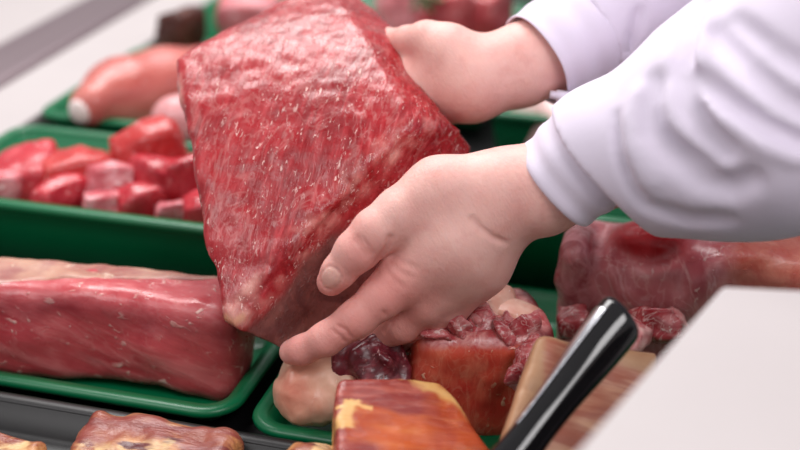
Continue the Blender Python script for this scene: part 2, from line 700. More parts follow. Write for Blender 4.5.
near_lines = [([(472, 219), (480, 228), (492, 237), (506, 243)], .0028, .0022),
              ([(390, 238), (388, 246), (378, 260), (362, 276), (346, 292)], .0024, .005),
              ([(362, 236), (368, 246), (372, 254)], .0018, .0012),
              ([(355, 240), (362, 250), (366, 258)], .0018, .0012),
              ([(357, 236), (364, 246), (369, 256)], .0018, .0011),
              ([(392, 256), (404, 264), (418, 268)], .003, .0008),
              ([(390, 262), (400, 272), (412, 278)], .003, .0008),
              ([(386, 268), (394, 280), (404, 288)], .003, .0008),
              ([(338, 326), (346, 330), (352, 338)], .0018, .0012),
              ([(332, 330), (340, 336), (345, 342)], .0018, .0012),
              ([(384, 312), (388, 322), (384, 332)], .0025, .002),
              ([(321, 296), (332, 297), (343, 291)], .0016, .0008)]
g_near = grooves(f_near, near_lines, 1.0, 1.2)
nail_c = first_hit(f_near, 329, 279, 1.0, 1.2)
nail_ax = at(331, 276, 1.09) - at(352, 254, 1.08)
nail_ax /= np.linalg.norm(nail_ax)


def m_nail(V):
    q = V - nail_c
    a = q @ nail_ax
    perp = np.sqrt(np.maximum((q * q).sum(-1) - a * a, 0))
    r = (np.abs(a) / .0105) ** 2.6 + (perp / .0085) ** 2.6
    return np.clip((1.08 - r) / .2, 0, 1)


def g_hand(P):
    d = g_near(P)
    q = P - nail_c
    a = q @ nail_ax
    perp = np.sqrt(np.maximum((q * q).sum(-1) - a * a, 0))
    r = (np.abs(a) / .0105) ** 2.6 + (perp / .0085) ** 2.6
    return d + .0012 * np.exp(-((r - 1.05) / .22) ** 2) - .0004 * np.clip(1 - r, 0, 1)


def m_red(V):
    """knuckles and finger pads are ruddier"""
    r = 0
    for p, s in ((at(360, 250, 1.07), .022), (at(398, 290, 1.08), .03), (at(345, 330, 1.085), .03), (at(300, 350, 1.11), .024), (at(420, 335, 1.12), .035), (at(328, 285, 1.09), .016)):
        r = r + np.exp(-(((V - p) ** 2).sum(-1)) / s ** 2)
    return np.clip(r, 0, 1)


sk = Mat('skin', .46, .4)
c = sk.mix(sk.step(sk.noise(28, 4, .6), .3, .7), '#e6aca3', '#eebcb2')
c = sk.mix(sk.math('MULTIPLY', sk.step(sk.noise(60, 4, .65), .5, .72), .4), c, '#da978e')
c = sk.mix(sk.math('MULTIPLY', sk.attr('red'), .6), c, '#d67d76')
c = sk.mix(sk.math('MULTIPLY', sk.attr('nail'), .75), c, '#e0b0a4')
sk.color(c)
hh = sk.math('ADD', sk.math('MULTIPLY', sk.noise(420, 3, .6, .5, sk.along(at(470, 280, 1.1) - at(420, 190, 1.1), 3.5)), .7), sk.math('MULTIPLY', sk.noise(900, 2), .5))
sk.bump(hh, .5, .0014)
sk.b.inputs['Subsurface Weight'].default_value = .2
sk.b.inputs['Subsurface Radius'].default_value = (1, .35, .2)
sk.b.inputs['Subsurface Scale'].default_value = .006
SKIN = sk.m

HIP, CHEST, NECK, HEAD = np.array((.72, 1.2, .12)), np.array((.56, 1.16, .52)), np.array((.5, 1.13, .70)), np.array((.44, 1.11, .82))
SH_N, SH_F = np.array((.50, .98, .60)), np.array((.53, 1.33, .62))
EL_N, EL_F = at(770, 112, 1.035), at(690, -50, 1.30)
side_ax = np.array((0.05, .999, 0))


def f_trunk(P):
    """shoulders, trunk, neck, head and legs"""
    d = chain(P, [(HIP, .13), (CHEST, .13)], .05)
    d = smin(d, cap(P, SH_N, SH_F, .07, .07), .06)
    d = smin(d, cap(P, CHEST, NECK, .07, .055), .04)
    d = smin(d, cap(P, SH_N, EL_N, .055, .045), .04)
    d = smin(d, cap(P, SH_F, EL_F, .055, .045), .04)
    up = HEAD - NECK
    up = up / np.linalg.norm(up)
    fw = np.cross(side_ax, up)
    fw = fw if fw[0] < 0 else -fw
    hd = ell(P, HEAD + up * .035, (fw, side_ax, up), (.094, .075, .115))
    hd = smin(hd, ell(P, HEAD + fw * .035 - up * .045, (fw, side_ax, up), (.06, .052, .06)), .03)
    hd = smin(hd, cap(P, HEAD + fw * .088 + up * .03, HEAD + fw * .108 - up * .005, .008, .014), .014)
    for sgn in (-1, 1):
        hd = smin(hd, ell(P, HEAD + side_ax * sgn * .078 - fw * .005 + up * .01, (fw, side_ax, up), (.02, .008, .032)), .006)
        hd = smax(hd, -(np.sqrt(((P - (HEAD + fw * .098 + side_ax * sgn * .033 + up * .035)) ** 2).sum(-1)) - .012), .012)
    hd = hd + .003 * np.exp(-(seg_dist(P, [HEAD + fw * .1 + side_ax * .024 - up * .045, HEAD + fw * .1 - side_ax * .024 - up * .045]) / .005) ** 2)
    d = smin(d, smin(hd, cap(P, NECK, HEAD, .052, .055), .02), .02)
    for sgn in (-1, 1):
        h = HIP + side_ax * sgn * .085
        knee = np.array((h[0] + .03, h[1], -.30))
        ank = np.array((h[0] + .08, h[1], FLOOR_Z + .08))
        toe = np.array((h[0] - .1, h[1], FLOOR_Z + .035))
        d = smin(d, chain(P, [(h, .085), (knee, .06), (ank, .045), (toe, .035)], .03), .03)
    return d


person = thing('person', (HIP[0], HIP[1], FLOOR_Z), 'person in a white coat at the right reaching over the counter with both hands', 'person')


def zero(V):
    return np.zeros(len(V))


parts = []
lo, hi = bounds([at(285, 350, 1.1), at(640, 120, 1.05), at(350, 320, 1.22), at(500, 150, 1.05), at(500, 280, 1.14)], .05)
arm_cut = at(690, 120, 1.05)
parts.append(nets(g_hand, lo, hi, .0014) + (m_nail, m_red))
lo, hi = bounds([at(320, 60, 1.33), at(620, 0, 1.27), at(372, -12, 1.24), at(350, 160, 1.3), at(450, 118, 1.2)], .045)
parts.append(nets(f_far, lo, hi, .0024) + (zero, zero))
lo, hi = np.array((.22, .78, FLOOR_Z)), np.array((1.0, 1.55, 1.0))
parts.append(nets(f_trunk, lo, hi, .011) + (zero, zero))
VV = np.concatenate([p[0] for p in parts])
offs = np.cumsum([0] + [len(p[0]) for p in parts])
FF = [q for p, of in zip(parts, offs) for q in (p[1] + of).tolist()]
me = bpy.data.meshes.new('body')
me.from_pydata(VV.tolist(), [], FF)
me.update()
for key, i in (('nail', 2), ('red', 3)):
    a = me.attributes.new(key, 'FLOAT', 'POINT')
    a.data.foreach_set('value', np.concatenate([p[i](p[0]) for p in parts]).astype(np.float32))
link('body', me, SKIN, person)

cl = Mat('white_cotton', .8, .25)
cl.color(cl.mix(cl.noise(14, 3), '#e0d6e8', '#e6ddee'))
weave = cl.math('ADD', cl.noise(1400, 2, .5), cl.math('MULTIPLY', cl.noise(70, 3), 1.2))
cl.bump(weave, .12, .0015)
cl.b.inputs['Sheen Weight'].default_value = .15
CLOTH = cl.m


# cuffs: bands of cloth around the forearms
def frame(a, b):
    x = (b - a) / np.linalg.norm(b - a)
    y = np.cross(EZ, x)
    y /= np.linalg.norm(y)
    return x, y, np.cross(x, y)


def tube(name, a, b, r0, r1, th, mat, parent, squash=1.0, n=64, seed=0):
    x, y, z = frame(a, b)
    L = np.linalg.norm(b - a)

    def ring(s, r):
        return [a + x * s + (y * math.cos(q) * squash + z * math.sin(q)) * (r + .0012 * math.sin(2 * q + seed) + .0007 * math.sin(5 * q + seed * 2))
                for q in [2 * math.pi * i / n for i in range(n)]]
    st = 14
    out = [ring(L * i / st, r0 + (r1 - r0) * i / st + .0009 * math.sin(i * 1.1 + seed)) for i in range(st + 1)]
    edge = [ring(-.0012, r0 - th * .3), ring(-.0012, r0 - th * .7)]
    inn = [ring(L * i / st, r0 + (r1 - r0) * i / st - th) for i in range(st + 1)]
    return loft(name, out[::-1] + edge + inn, mat, parent, closed=True)


NA, NB = at(556, 186, 1.083), at(602, 147, 1.066)
FA, FB = at(537, 61, 1.230), at(594, 25, 1.246)


NX, FX = (NB - NA) / np.linalg.norm(NB - NA), (FB - FA) / np.linalg.norm(FB - FA)


def f_coat(P):
    # near sleeve
    d = chain(P, [J(578, 167, 1.074, .0465), J(606, 146, 1.066, .0470), J(652, 149, 1.055, .0565), J(702, 122, 1.045, .073), J(750, 110, 1.035, .083), J(808, 86, 1.03, .095)], .03)
    d = smin(d, chain(P, [J(632, 176, 1.065, .034), J(715, 176, 1.045, .036), J(790, 158, 1.035, .040)], .02), .03)
    d = smax(d, (NB - NX * .012 - P) @ NX, .003)
    d = smin(d, cap(P, at(790, 100, 1.03), SH_N, .085, .095), .05)
    # far sleeve
    g = chain(P, [J(580, 34, 1.242, .053), J(640, -10, 1.265, .060), J(700, -55, 1.30, .075)], .03)
    g = smax(g, (FB - FX * .012 - P) @ FX, .003)
    g = smin(g, cap(P, at(700, -55, 1.30), SH_F, .075, .085), .05)
    d = smin(d, g, .01)
    t = chain(P, [(HIP - EZ * .22, .16), (HIP, .15), (CHEST, .15)], .05)
    t = smin(t, cap(P, SH_N, SH_F, .085, .085), .06)
    t = smin(t, cap(P, CHEST, NECK - (NECK - CHEST) * .25, .085, .07), .03)
    d = smin(d, t, .03)
    # hollow ends for the cuffs
    d = smax(d, -cap(P, at(540, 192, 1.088), NB + NX * .004, .038, .038), .004)
    d = smax(d, -cap(P, at(520, 68, 1.225), FB + FX * .004, .044, .044), .004)
    return d + fbm(P, 9, 21, 2) * .004


fold = [([(702, 0), (688, 35), (682, 70), (688, 100), (704, 130), (726, 152)], .0075, .018),
        ([(712, 6), (702, 40), (698, 66)], .006, -.006),
        ([(676, 62), (678, 88), (688, 118)], .005, .010),
        ([(694, 74), (728, 104), (765, 128), (804, 146)], .0065, .018),
        ([(700, 88), (728, 116), (760, 140), (800, 158)], .008, -.008),
        ([(715, 30), (748, 66), (780, 96), (806, 112)], .007, .014),
        ([(735, 20), (770, 48), (806, 70)], .007, .009),
        ([(655, 80), (648, 105), (652, 130), (672, 152), (704, 168)], .009, .010),
        ([(640, 92), (632, 120), (634, 150), (650, 182)], .010, -.006),
        ([(618, 115), (620, 150), (632, 185), (646, 206)], .005, .006),
        ([(668, 150), (700, 178), (730, 188), (752, 180)], .010, .010),
        ([(655, 208), (690, 220), (730, 220)], .008, .006),
        ([(640, 10), (636, 30), (628, 50)], .006, .006)]
g_coat = grooves(f_coat, fold, .85, 1.35)
lo, hi = np.array((.10, .80, -.25)), np.array((.98, 1.54, .78))
CH = .0036
coat = from_sdf('coat', g_coat, lo, hi, CH, CLOTH, person)
tube('cuff', NA, NB, .0415, .0475, .0022, CLOTH, coat, 1.0, seed=1)
pk = at(566, 97, 1.20)
bm = bmesh.new()
bmesh.ops.create_cube(bm, size=1)
kx0 = (at(580, 100, 1.2) - at(550, 95, 1.2))
kx0 /= np.linalg.norm(kx0)
ky0 = np.cross(EZ, kx0)
ky0 /= np.linalg.norm(ky0)
kz0 = np.cross(kx0, ky0)
bmesh.ops.bevel(bm, geom=bm.edges[:], offset=.2, segments=3, affect='EDGES')
for v in bm.verts:
    q = pk + kx0 * v.co.x * .029 + ky0 * (v.co.y * .012) + kz0 * v.co.z * .009
    v.co = Vector(q.tolist())
pm = bpy.data.meshes.new('cuff_placket')
bm.to_mesh(pm)
bm.free()
cf = tube('cuff', FA, FB, .0485, .053, .0022, CLOTH, coat, 1.0, seed=3)
link('cuff_placket', pm, CLOTH, cf)
dark = plain('dark_trousers', '#24242c', .8)


def f_trousers(P):
    d = None
    for sgn in (-1, 1):
        h = HIP + side_ax * sgn * .085
        q = chain(P, [(h, .105), (np.array((h[0] + .03, h[1], -.30)), .085), (np.array((h[0] + .075, h[1], FLOOR_Z + .11)), .07)], .03)
        d = q if d is None else smin(d, q, .03)
    return d


from_sdf('trousers', f_trousers, (.5, .9, FLOOR_Z + .03), (1.0, 1.5, .26), .012, dark, person)
hu = (HEAD - NECK) / np.linalg.norm(HEAD - NECK)
hf = np.cross(side_ax, hu)
hf = hf if hf[0] < 0 else -hf
hairm = plain('brown_hair', '#3a261c', .6)
from_sdf('hair', lambda P: smax(ell(P, HEAD + hu * .042 - hf * .008, (hf, side_ax, hu), (.1, .083, .118)) + vnoise(P, 60, 4) * .002, (P - (HEAD + hu * .06)) @ (hf * .8 - hu * .6), .01), HEAD - .17, HEAD + .19, .008, hairm, person)

# ------------------------------------------------------------------ meats in the trays
def lump(name, c, size, rot, mat, label, cat='meat', group=None, seed=0, round_=.35, rough_=.12, parent=None, cuts=7, zmin=None):
    """an irregular rounded chunk as one mesh"""
    bm = bmesh.new()
    bmesh.ops.create_cube(bm, size=2)
    bmesh.ops.subdivide_edges(bm, edges=bm.edges[:], cuts=cuts, use_grid_fill=True)
    P = np.array([v.co[:] for v in bm.verts])
    S = P / np.linalg.norm(P, axis=1)[:, None] * 1.25
    P = P * (1 - round_) + S * round_
    rn = random.Random(seed)
    sh = np.eye(3) + np.array([[rn.uniform(-.22, .22) for _ in range(3)] for _ in range(3)])
    P = P @ sh
    nn = P / np.linalg.norm(P, axis=1)[:, None]
    P = P + nn * (fbm(P + seed * 7.3, .9, seed, 3) * rough_)[:, None]
    P = P * np.asarray(size)
    R = np.array(Matrix.Rotation(rot[2], 3, 'Z') @ Matrix.Rotation(rot[1], 3, 'Y') @ Matrix.Rotation(rot[0], 3, 'X'))
    P = P @ R.T
    c = np.asarray(c, float)
    if zmin is not None:
        P[:, 2] = np.maximum(P[:, 2], zmin - c[2])
    for v, p in zip(bm.verts, P):
        v.co = p
    me = bpy.data.meshes.new(name)
    bm.to_mesh(me)
    bm.free()
    o = link(name, me, mat, parent)
    o.location = Vector(c.tolist())
    if label:
        tag(o, label, cat, group)
    return o


dice_m = meat('diced_beef', '#b02030', '#c8303c', '#dd5f66', '#eec0bd', (0.3, .6, .7), 4, 70, .3, .3, 22)
dice_p = meat('diced_beef_pale', '#c04a55', '#d88088', '#efc2c4', '#f6dcdc', (0.8, .2, .4), 4, 60, .6, .3, 22)
dice_o = meat('diced_beef_bright', '#b32a2c', '#c93c3b', '#dc6461', '#eec0bd', (0.1, .9, .3), 4, 70, .2, .3, 22)
DG = 'diced beef in the deep green tray'
dice = [  # px, py, distance, half sizes in px (x, y), material, label
    (26, 183, 1.45, 27, 30, dice_m, 'big rounded beef chunk at the far left of the diced beef'),
    (78, 185, 1.455, 24, 27, dice_o, 'bright orange-red beef chunk standing second from the left in the tray'),
    (112, 167, 1.475, 17, 12, dice_o, 'small bright red beef chunk at the back, left of the tallest chunk'),
    (106, 186, 1.41, 19, 17, dice_p, 'pale frosted pink beef chunk in the middle of the pile'),
    (114, 207, 1.395, 25, 12, dice_p, 'whitish flat beef chunk lying at the front rim of the tray'),
    (152, 163, 1.46, 24, 36, dice_o, 'tallest upright beef chunk, red, at the top of the pile'),
    (168, 186, 1.42, 24, 30, dice_m, 'deep red beef chunk leaning in front of the tallest one'),
    (196, 186, 1.42, 22, 26, dice_m, 'red beef chunk half hidden by the held beef joint'),
    (176, 214, 1.375, 18, 12, dice_p, 'small pink beef chunk low at the front rim, near the held joint'),
    (206, 212, 1.37, 18, 16, dice_m, 'small red beef chunk at the front rim, right under the held joint'),
    (142, 204, 1.395, 20, 16, dice_m, 'red beef chunk at the front rim, right of the whitish one'),
    (62, 198, 1.40, 22, 15, dice_m, 'low red beef chunk at the front rim, left of the whitish one'),
    (4, 192, 1.41, 14, 16, dice_p, 'pale pink beef chunk cut off by the left edge of the photo'),
]
for i, (px, py, d, hx, hy, mt, lb) in enumerate(dice):
    s = d / FPX
    p = at(px, py, d)
    lump('beef_chunk', p, (hx * s * 1.22, min(hx, hy) * s * 1.1, hy * s * 1.1), (random.Random(i).uniform(-.3, .3), random.Random(i + 50).uniform(-.3, .3), i * 1.3 % .9), mt, lb,
         'diced beef', DG, i + 1, .55, .22, zmin=.008)
rn = random.Random(5)
for i, (s, t) in enumerate([(-.76, 1.25), (-.69, 1.25), (-.62, 1.25), (-.55, 1.25), (-.48, 1.25), (-.74, 1.17), (-.67, 1.17), (-.60, 1.17), (-.53, 1.17), (-.46, 1.17)]):
    lump('beef_chunk', cs(s, t, .036), (.028, .027, .028), (0, 0, rn.uniform(0, .3)), dice_m, 'red beef chunk in the bottom layer of the diced beef, under the others',
         'diced beef', DG, 40 + i, .3, .12, zmin=.0065)

# the long beef loin
la = math.radians(6)
L1, L2 = E1 * math.cos(la) + E2 * math.sin(la), E2 * math.cos(la) - E1 * math.sin(la)
LC = cs(-.66, .953, .010)


def f_loin(P):
    q = P - LC
    s, t, z = q @ L1, q @ L2, q @ EZ
    end = np.clip((s - .12) / .16, 0, 1)
    d = box(np.stack([s, t - .004 * np.sin(s * 17), z - .046 + .006 * end ** 2], -1), (0, 0, 0), np.eye(3), (.235, .037, .048), .018)
    return d + fbm(P, 18, 31, 3) * .004 - .004 * np.sin(np.clip(z, 0, .1) * 40) * .5


def f_loinfat(P):
    q = P - LC
    s, t, z = q @ L1, q @ L2, q @ EZ
    h = np.clip((s + .26) / .5, 0, 1)
    d = f_loin(P) - .0010 - .001 * vnoise(P, 40, 6)
    edge = .080 + .006 * np.sin(s * 25) + .006 * fbm(P, 11, 12, 2) + .30 * np.clip(-(t + .018), 0, .02) + .008 * np.clip((s - .2) / .06, 0, 1)
    tl = -.034 + .055 * np.clip((s + .02) / .23, 0, 1.1) + .006 * vnoise(P, 18, 3)
    return smax(smax(d, edge - z, .003), tl - t, .003)


def m_loinband(V):
    q = V - LC
    z = q @ EZ
    return np.clip(1 - np.abs(z - .072 - .006 * np.sin((q @ L1) * 20)) / .016 + fbm(V, 40, 2) * .25, 0, 1) * .75


loin_m = meat('beef_loin_meat', '#ab343d', '#c34f55', '#d67b7c', '#eac2b8', L1 + EZ * -.35, 5, 60, .75, .3, 14, .08, [('band', '#842831', '#9a3a40')])
loin_fat = meat('loin_fat', '#9a5a55', '#b5806f', '#c9a088', '#dcbfa8', E1, 3, 40, .4, .38, 30)
root = thing('beef_loin', (LC[0], LC[1], .006), 'long raw beef loin with a fat cap on the low green tray', 'meat')
lo, hi = bounds([LC + L1 * a + L2 * b + EZ * c for a in (-.24, .24) for b in (-.04, .04) for c in (-.01, .11)], .012)
from_sdf('lean', f_loin, lo, hi, .0035, loin_m, root, {'band': m_loinband})
from_sdf('fat_cap', f_loinfat, lo, hi, .0035, loin_fat, root)

# pink fillets behind
fil_m = meat('pork_fillet', '#b5564f', '#c56a62', '#d58a80', '#eecfc8', (.8, .5, 0), 6, 40, .2, .3, 14)
fil_w = plain('fillet_tip_fat', '#f0e2df', .35)
FG = 'pink fillets in a green tray'


def fillet(pts, label, h=.004, mat=fil_m, tip=None):
    root = thing('fillet', (pts[len(pts) // 2][0][0], pts[len(pts) // 2][0][1], .006), label, 'meat', FG)
    f = lambda P: smax(chain(P, pts, .02) + fbm(P, 14, 77, 2) * .004, .006 - P[..., 2], .004)
    lo, hi = bounds([p[0] for p in pts], .075)
    from_sdf('lean', f, lo, hi, h, mat, root)
    if tip:
        g = lambda P: smax(f(P) - .002, cap(P, tip[0], tip[0] + np.array((.002, 0, 0)), tip[1], tip[1]), .004)
        from_sdf('fat_tip', g, lo, hi, h, fil_w, root)


fillet([J(92, 106, 1.60, .029), J(122, 96, 1.645, .044), J(165, 89, 1.69, .049), J(215, 74, 1.74, .040)], 'long pink fillet with a white tip in the second green tray', tip=(at(76, 113, 1.58), .017))
fillet([J(178, 122, 1.56, .03), J(215, 118, 1.57, .036), J(250, 112, 1.58, .034)], 'shorter pale pink fillet lying in front of the long one', mat=meat('pale_fillet', '#d08a8c', '#dc9ea0', '#e8b9ba', '#f3dcda', (.8, .3, 0), 6, 40, .2, .3, 14))

# far tray cuts
FT = 'small cuts in the farthest tray'
pinkish = meat('pink_cut', '#bf5f66', '#d28187', '#e3a9ac', '#f2dcd9', (.6, .6, .2), 4, 40, .6, .35, 16)
redcut = meat('red_cut', '#9f2a31', '#b8444a', '#cc6e70', '#ecc4bf', (.6, .2, .6), 4, 50, .2, .3, 18)
for i, (px, py, d, hx, hy, mt, lb) in enumerate([
    (252, 22, 1.92, 32, 22, pinkish, 'pink cut just behind the top left corner of the held beef'),
    (180, 32, 1.84, 20, 11, meat('shade_brown', '#3c1c18', '#542a22', '#6d3b30', '#8d6656', (.6, .2, .6), 4, 50, .2, .3, 18), 'dark brown lump put in for shade at the left end of the farthest tray'),  # dark lump in place of the shaded inner tray wall
    (402, 10, 1.90, 26, 20, pinkish, 'pink cut above the far hand, left of the green sprig'),
    (448, 20, 1.87, 24, 18, redcut, 'dark red cut right of the green sprig, above the far hand'),
    (486, 10, 1.88, 22, 16, redcut, 'bright red cut beside the far cuff at the top'),
    (440, -8, 2.0, 40, 18, pinkish, 'pink cut at the back of the farthest tray, along the top edge'),
]):
    s = d / FPX
    p = at(px, py, d)
    lump('meat_cut_or_shade', (p[0], p[1], max(p[2], .03)), (hx * s, hx * s * .7, max(hy * s, .03)), (.1, .1, i), mt, lb, 'meat', FT, 80 + i, .5, .18, zmin=.0075)
herb = plain('herb_green', '#2f6a35', .5)
bm = bmesh.new()
rn = random.Random(3)
for i in range(26):
    c0 = np.array([rn.uniform(-.016, .016), rn.uniform(-.014, .014), rn.uniform(0, .018)])
    a, b = rn.uniform(0, 6.28), rn.uniform(-.5, .9)
    dv = np.array([math.cos(a) * math.cos(b), math.sin(a) * math.cos(b), math.sin(b)]) * .014
    sd = np.array([-math.sin(a), math.cos(a), .2]) * .005
    vs = [bm.verts.new(q) for q in (c0, c0 + dv * .5 + sd, c0 + dv, c0 + dv * .5 - sd)]
    bm.faces.new(vs)
me = bpy.data.meshes.new('herb_sprig')
bm.to_mesh(me)
bm.free()
o = link('herb_sprig', me, herb)
o.modifiers.new('leaf', 'SOLIDIFY').thickness = .001
o.location = Vector(at(424, 8, 1.845).tolist())
tag(o, 'small green herb sprig among the pink cuts above the far hand', 'herb')

# pale meat between the forearms
p = at(530, 118, 1.60)
lump('pale_cut', (p[0] + .045, p[1] + .03, .06), (.055, .05, .05), (0, .1, .3), meat('pale_meat', '#e0b4b0', '#ecd0cb', '#f5e3df', '#f8efec', (.6, .4, 0), 4, 40, .3, .35, 16),
     'whitish pink piece of meat in the blurred tray between the forearms', 'meat', None, 91, .5, .1, zmin=.0075)

# pork hock
def f_hock(P):
    d = chain(P, [J(316, 392, 1.145, .030), J(318, 376, 1.15, .029), J(340, 368, 1.17, .028)], .02)
    d = smin(d, cap(P, at(292, 386, 1.135), at(300, 396, 1.135), .012, .015), .014)
    return smax(d + fbm(P, 30, 19, 3) * .005, .0075 - P[..., 2], .004)


def f_hockcut(P):
    d = chain(P, [J(352, 362, 1.135, .018), J(378, 366, 1.142, .024), J(388, 392, 1.145, .026)], .015)
    d = d + fbm(P, 50, 8, 3) * .004 + .003 * np.sin(np.sqrt(((P - at(392, 356, 1.1)) ** 2).sum(-1)) * 300)
    return smax(d, .0075 - P[..., 2], .004)


hock_skin = meat('pork_skin', '#d8a48a', '#e6bda2', '#f0d0b8', '#f2d8c0', (0, 0, 1), 2, 40, .2, .36, 30, 0, [('pink', '#cf7a66', '#d98f78')], .35)
hock_cut = meat('hock_cut', '#4f1a22', '#732430', '#a8505a', '#d9a8a6', (1, 0, 1), 3, 80, .6, .3, 40)
root = thing('pork_hock', (at(318, 402, 1.11)[0], at(318, 402, 1.11)[1], .006), 'pale skinned pork hock just below the near hand', 'meat')
lo, hi = bounds([at(290, 400, 1.13), at(350, 352, 1.17), at(330, 430, 1.12)], .05)
lo[2] = 0
from_sdf('skin', f_hock, lo, hi, .0026, hock_skin, root, {'pink': lambda V: np.clip(1 - np.linalg.norm(V - at(292, 390, 1.12), axis=1) / .035, 0, 1) * 1.1 + np.clip(1 - np.linalg.norm(V - at(330, 414, 1.10), axis=1) / .03, 0, 1) * .7})
lo, hi = bounds([at(350, 362, 1.118), at(388, 392, 1.13)], .045)
lo[2] = 0
from_sdf('cut_end', f_hockcut, lo, hi, .0026, hock_cut, root)

# beef shank block
sc = at(462, 378, 1.14)
sx = at(520, 380, 1.14) - at(400, 372, 1.12)
sx /= np.linalg.norm(sx)
sy = np.cross(EZ, sx)
sy /= np.linalg.norm(sy)
SHANK = (at(470, 338, 1.12) + sy * .045)


def f_shank(P):
    q = P - np.array((SHANK[0], SHANK[1], 0))
    x, y, z = q @ sx, q @ sy, q[..., 2]
    top = SHANK[2] + .004 - .10 * np.clip(y, -.02, .06) * .4
    d = box(np.stack([x, y, z - .05], -1), (0, 0, 0), np.eye(3), (.060, .05, .055), .02)
    return smax(d + fbm(P, 24, 41, 3) * .003, z - top + fbm(P, 60, 4, 2) * .002, .006)


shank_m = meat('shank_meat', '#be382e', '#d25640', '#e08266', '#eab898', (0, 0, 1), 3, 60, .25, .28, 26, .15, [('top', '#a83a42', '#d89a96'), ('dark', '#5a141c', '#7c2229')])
root = thing('beef_shank', (SHANK[0], SHANK[1], .006), 'thick orange-red shank cut with a marbled top, beside the near hand', 'meat')
lo, hi = bounds([(SHANK[0] - .09, SHANK[1] - .09, 0), (SHANK[0] + .09, SHANK[1] + .09, .13)], .0)
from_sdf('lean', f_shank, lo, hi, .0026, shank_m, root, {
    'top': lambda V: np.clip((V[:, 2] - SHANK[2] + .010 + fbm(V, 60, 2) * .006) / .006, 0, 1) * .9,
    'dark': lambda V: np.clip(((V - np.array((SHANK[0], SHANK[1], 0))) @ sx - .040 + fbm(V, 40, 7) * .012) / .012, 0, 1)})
fatm = meat('beef_fat', '#d99a86', '#e6b8a4', '#f0d2c2', '#f6e4da', (1, 0, 0), 2, 50, .3, .35, 30)
lump('fat_lump', at(472, 308, 1.17), (.033, .02, .014), (0, 0, -.2), fatm, None, seed=5, round_=.7, parent=root)
lump('fat_lump', at(512, 318, 1.16), (.022, .018, .012), (0, .2, -.4), fatm, None, seed=6, round_=.7, parent=root)
trimm = meat('trimmings', '#a02c34', '#c66468', '#e8b6b2', '#ecd0cc', (1, .3, .5), 2, 90, .8, .28, 45, .4)
for i, (px, py, d, r) in enumerate([(432, 328, 1.13, .012), (455, 326, 1.13, .015), (485, 330, 1.135, .014), (508, 330, 1.135, .012), (470, 322, 1.145, .013), (526, 332, 1.13, .011), (530, 348, 1.115, .010), (524, 364, 1.105, .011), (518, 378, 1.10, .009)]):
    lump('trimming', at(px, py, d), (r * 1.2, r, r * .5), (i, .3 * i, i * 2), trimm, None, seed=200 + i, round_=.6, rough_=.35, parent=root)
for ch in root.children:
    if ch.name.startswith(('fat_lump', 'trimming')):
        ch.matrix_parent_inverse = Matrix.Translation(-Vector(root.location))

# raw pork side at the right
PS = at(690, 267, 1.218)


def f_pork(P):
    q = P - np.array((PS[0], PS[1], 0))
    s, t, z = q @ E1, q @ E2, q[..., 2]
    top = .140 + .05 * np.clip(s - .0, 0, .25) - .25 * np.clip(-t - .01, 0, .08)
    d = box(np.stack([s - .04, t, z - .07], -1), (0, 0, 0), np.eye(3), (.155, .041, .085), .02)
    d = smax(d, z - top, .02)
    return smax(d + fbm(P, 16, 51, 3) * .006, .0075 - P[..., 2], .003)


pork_lines = [([(601, 228), (598, 250), (599, 275), (604, 300)], .006, .014),
              ([(628, 252), (650, 258), (676, 252)], .012, .012),
              ([(622, 240), (618, 262), (630, 285)], .010, .006),
              ([(690, 262), (670, 285), (645, 296)], .012, .006)]
g_pork = grooves(f_pork, pork_lines, 1.1, 1.5)
mus_c = first_hit(f_pork, 650, 238, 1.1, 1.5)


def g_pork2(P):
    return smin(g_pork(P), ell(P, mus_c + np.array((0, .006, -.004)), (E1, E2, EZ), (.032, .018, .017)), .014)


chopm = meat('chop_meat', '#962028', '#b8424a', '#df9f9e', '#f2dcd6', (1, .5, .2), 2, 80, .7, .3, 38, .45)
pork_m = meat('raw_pork', '#b3525c', '#d4888c', '#e8b2b2', '#f2d6d1', (.3, .2, -1), 3, 45, .5, .3, 18, .3,
              [('skin', '#bd5a4c', '#cf7d6a'), ('muscle', '#a31620', '#ba2730'), ('end', '#8c2430', '#c98c90')])
o = from_sdf('pork_joint', g_pork2, *bounds([cs(0, 0, 0) + np.array((PS[0], PS[1], 0)) + E1 * a + E2 * b + EZ * c for a in (-.14, .24) for b in (-.075, .075) for c in (0, .18)], .01), .0032, pork_m, None, {
    'skin': lambda V: np.clip((V[:, 0] - at(695, 262, 1.25)[0] + fbm(V, 25, 3) * .02) / .03, 0, 1),
    'muscle': lambda V: np.clip(1.6 - np.sqrt((((V - mus_c) / np.array((.034, .03, .020))) ** 2).sum(-1)), 0, 1),
    'end': lambda V: np.clip((at(600, 262, 1.25)[0] - V[:, 0] + fbm(V, 40, 3) * .01) / .012, 0, 1) * .8})
tag(o, 'large raw pork side under the near sleeve at the right', 'meat')
chopp = meat('fatty_chop', '#b85058', '#dc9a98', '#eec8c2', '#f4e0da', (1, .5, .2), 2, 80, .7, .3, 38, .3)
CG = 'small chops in front of the pork side'
for i, (px, py, d, hx, hy, mt, lb) in enumerate([
    (574, 322, 1.20, 15, 12, chopm, 'small dark red chop at the left foot of the pork side'),
    (624, 336, 1.165, 24, 14, chopp, 'pale fatty chop just right of the knife handle'),
    (652, 326, 1.18, 20, 15, chopm, 'red chop between the knife handle and the white counter'),
    (672, 322, 1.19, 14, 10, chopp, 'small pink chop touching the edge of the white counter')]):
    s = d / FPX
    p = at(px, py, d)
    lump('chop', p, (hx * s, hx * s * .8, hy * s), (.2, .3 * i, i), mt, lb, 'meat', CG, 120 + i, .5, .25, zmin=.0075)

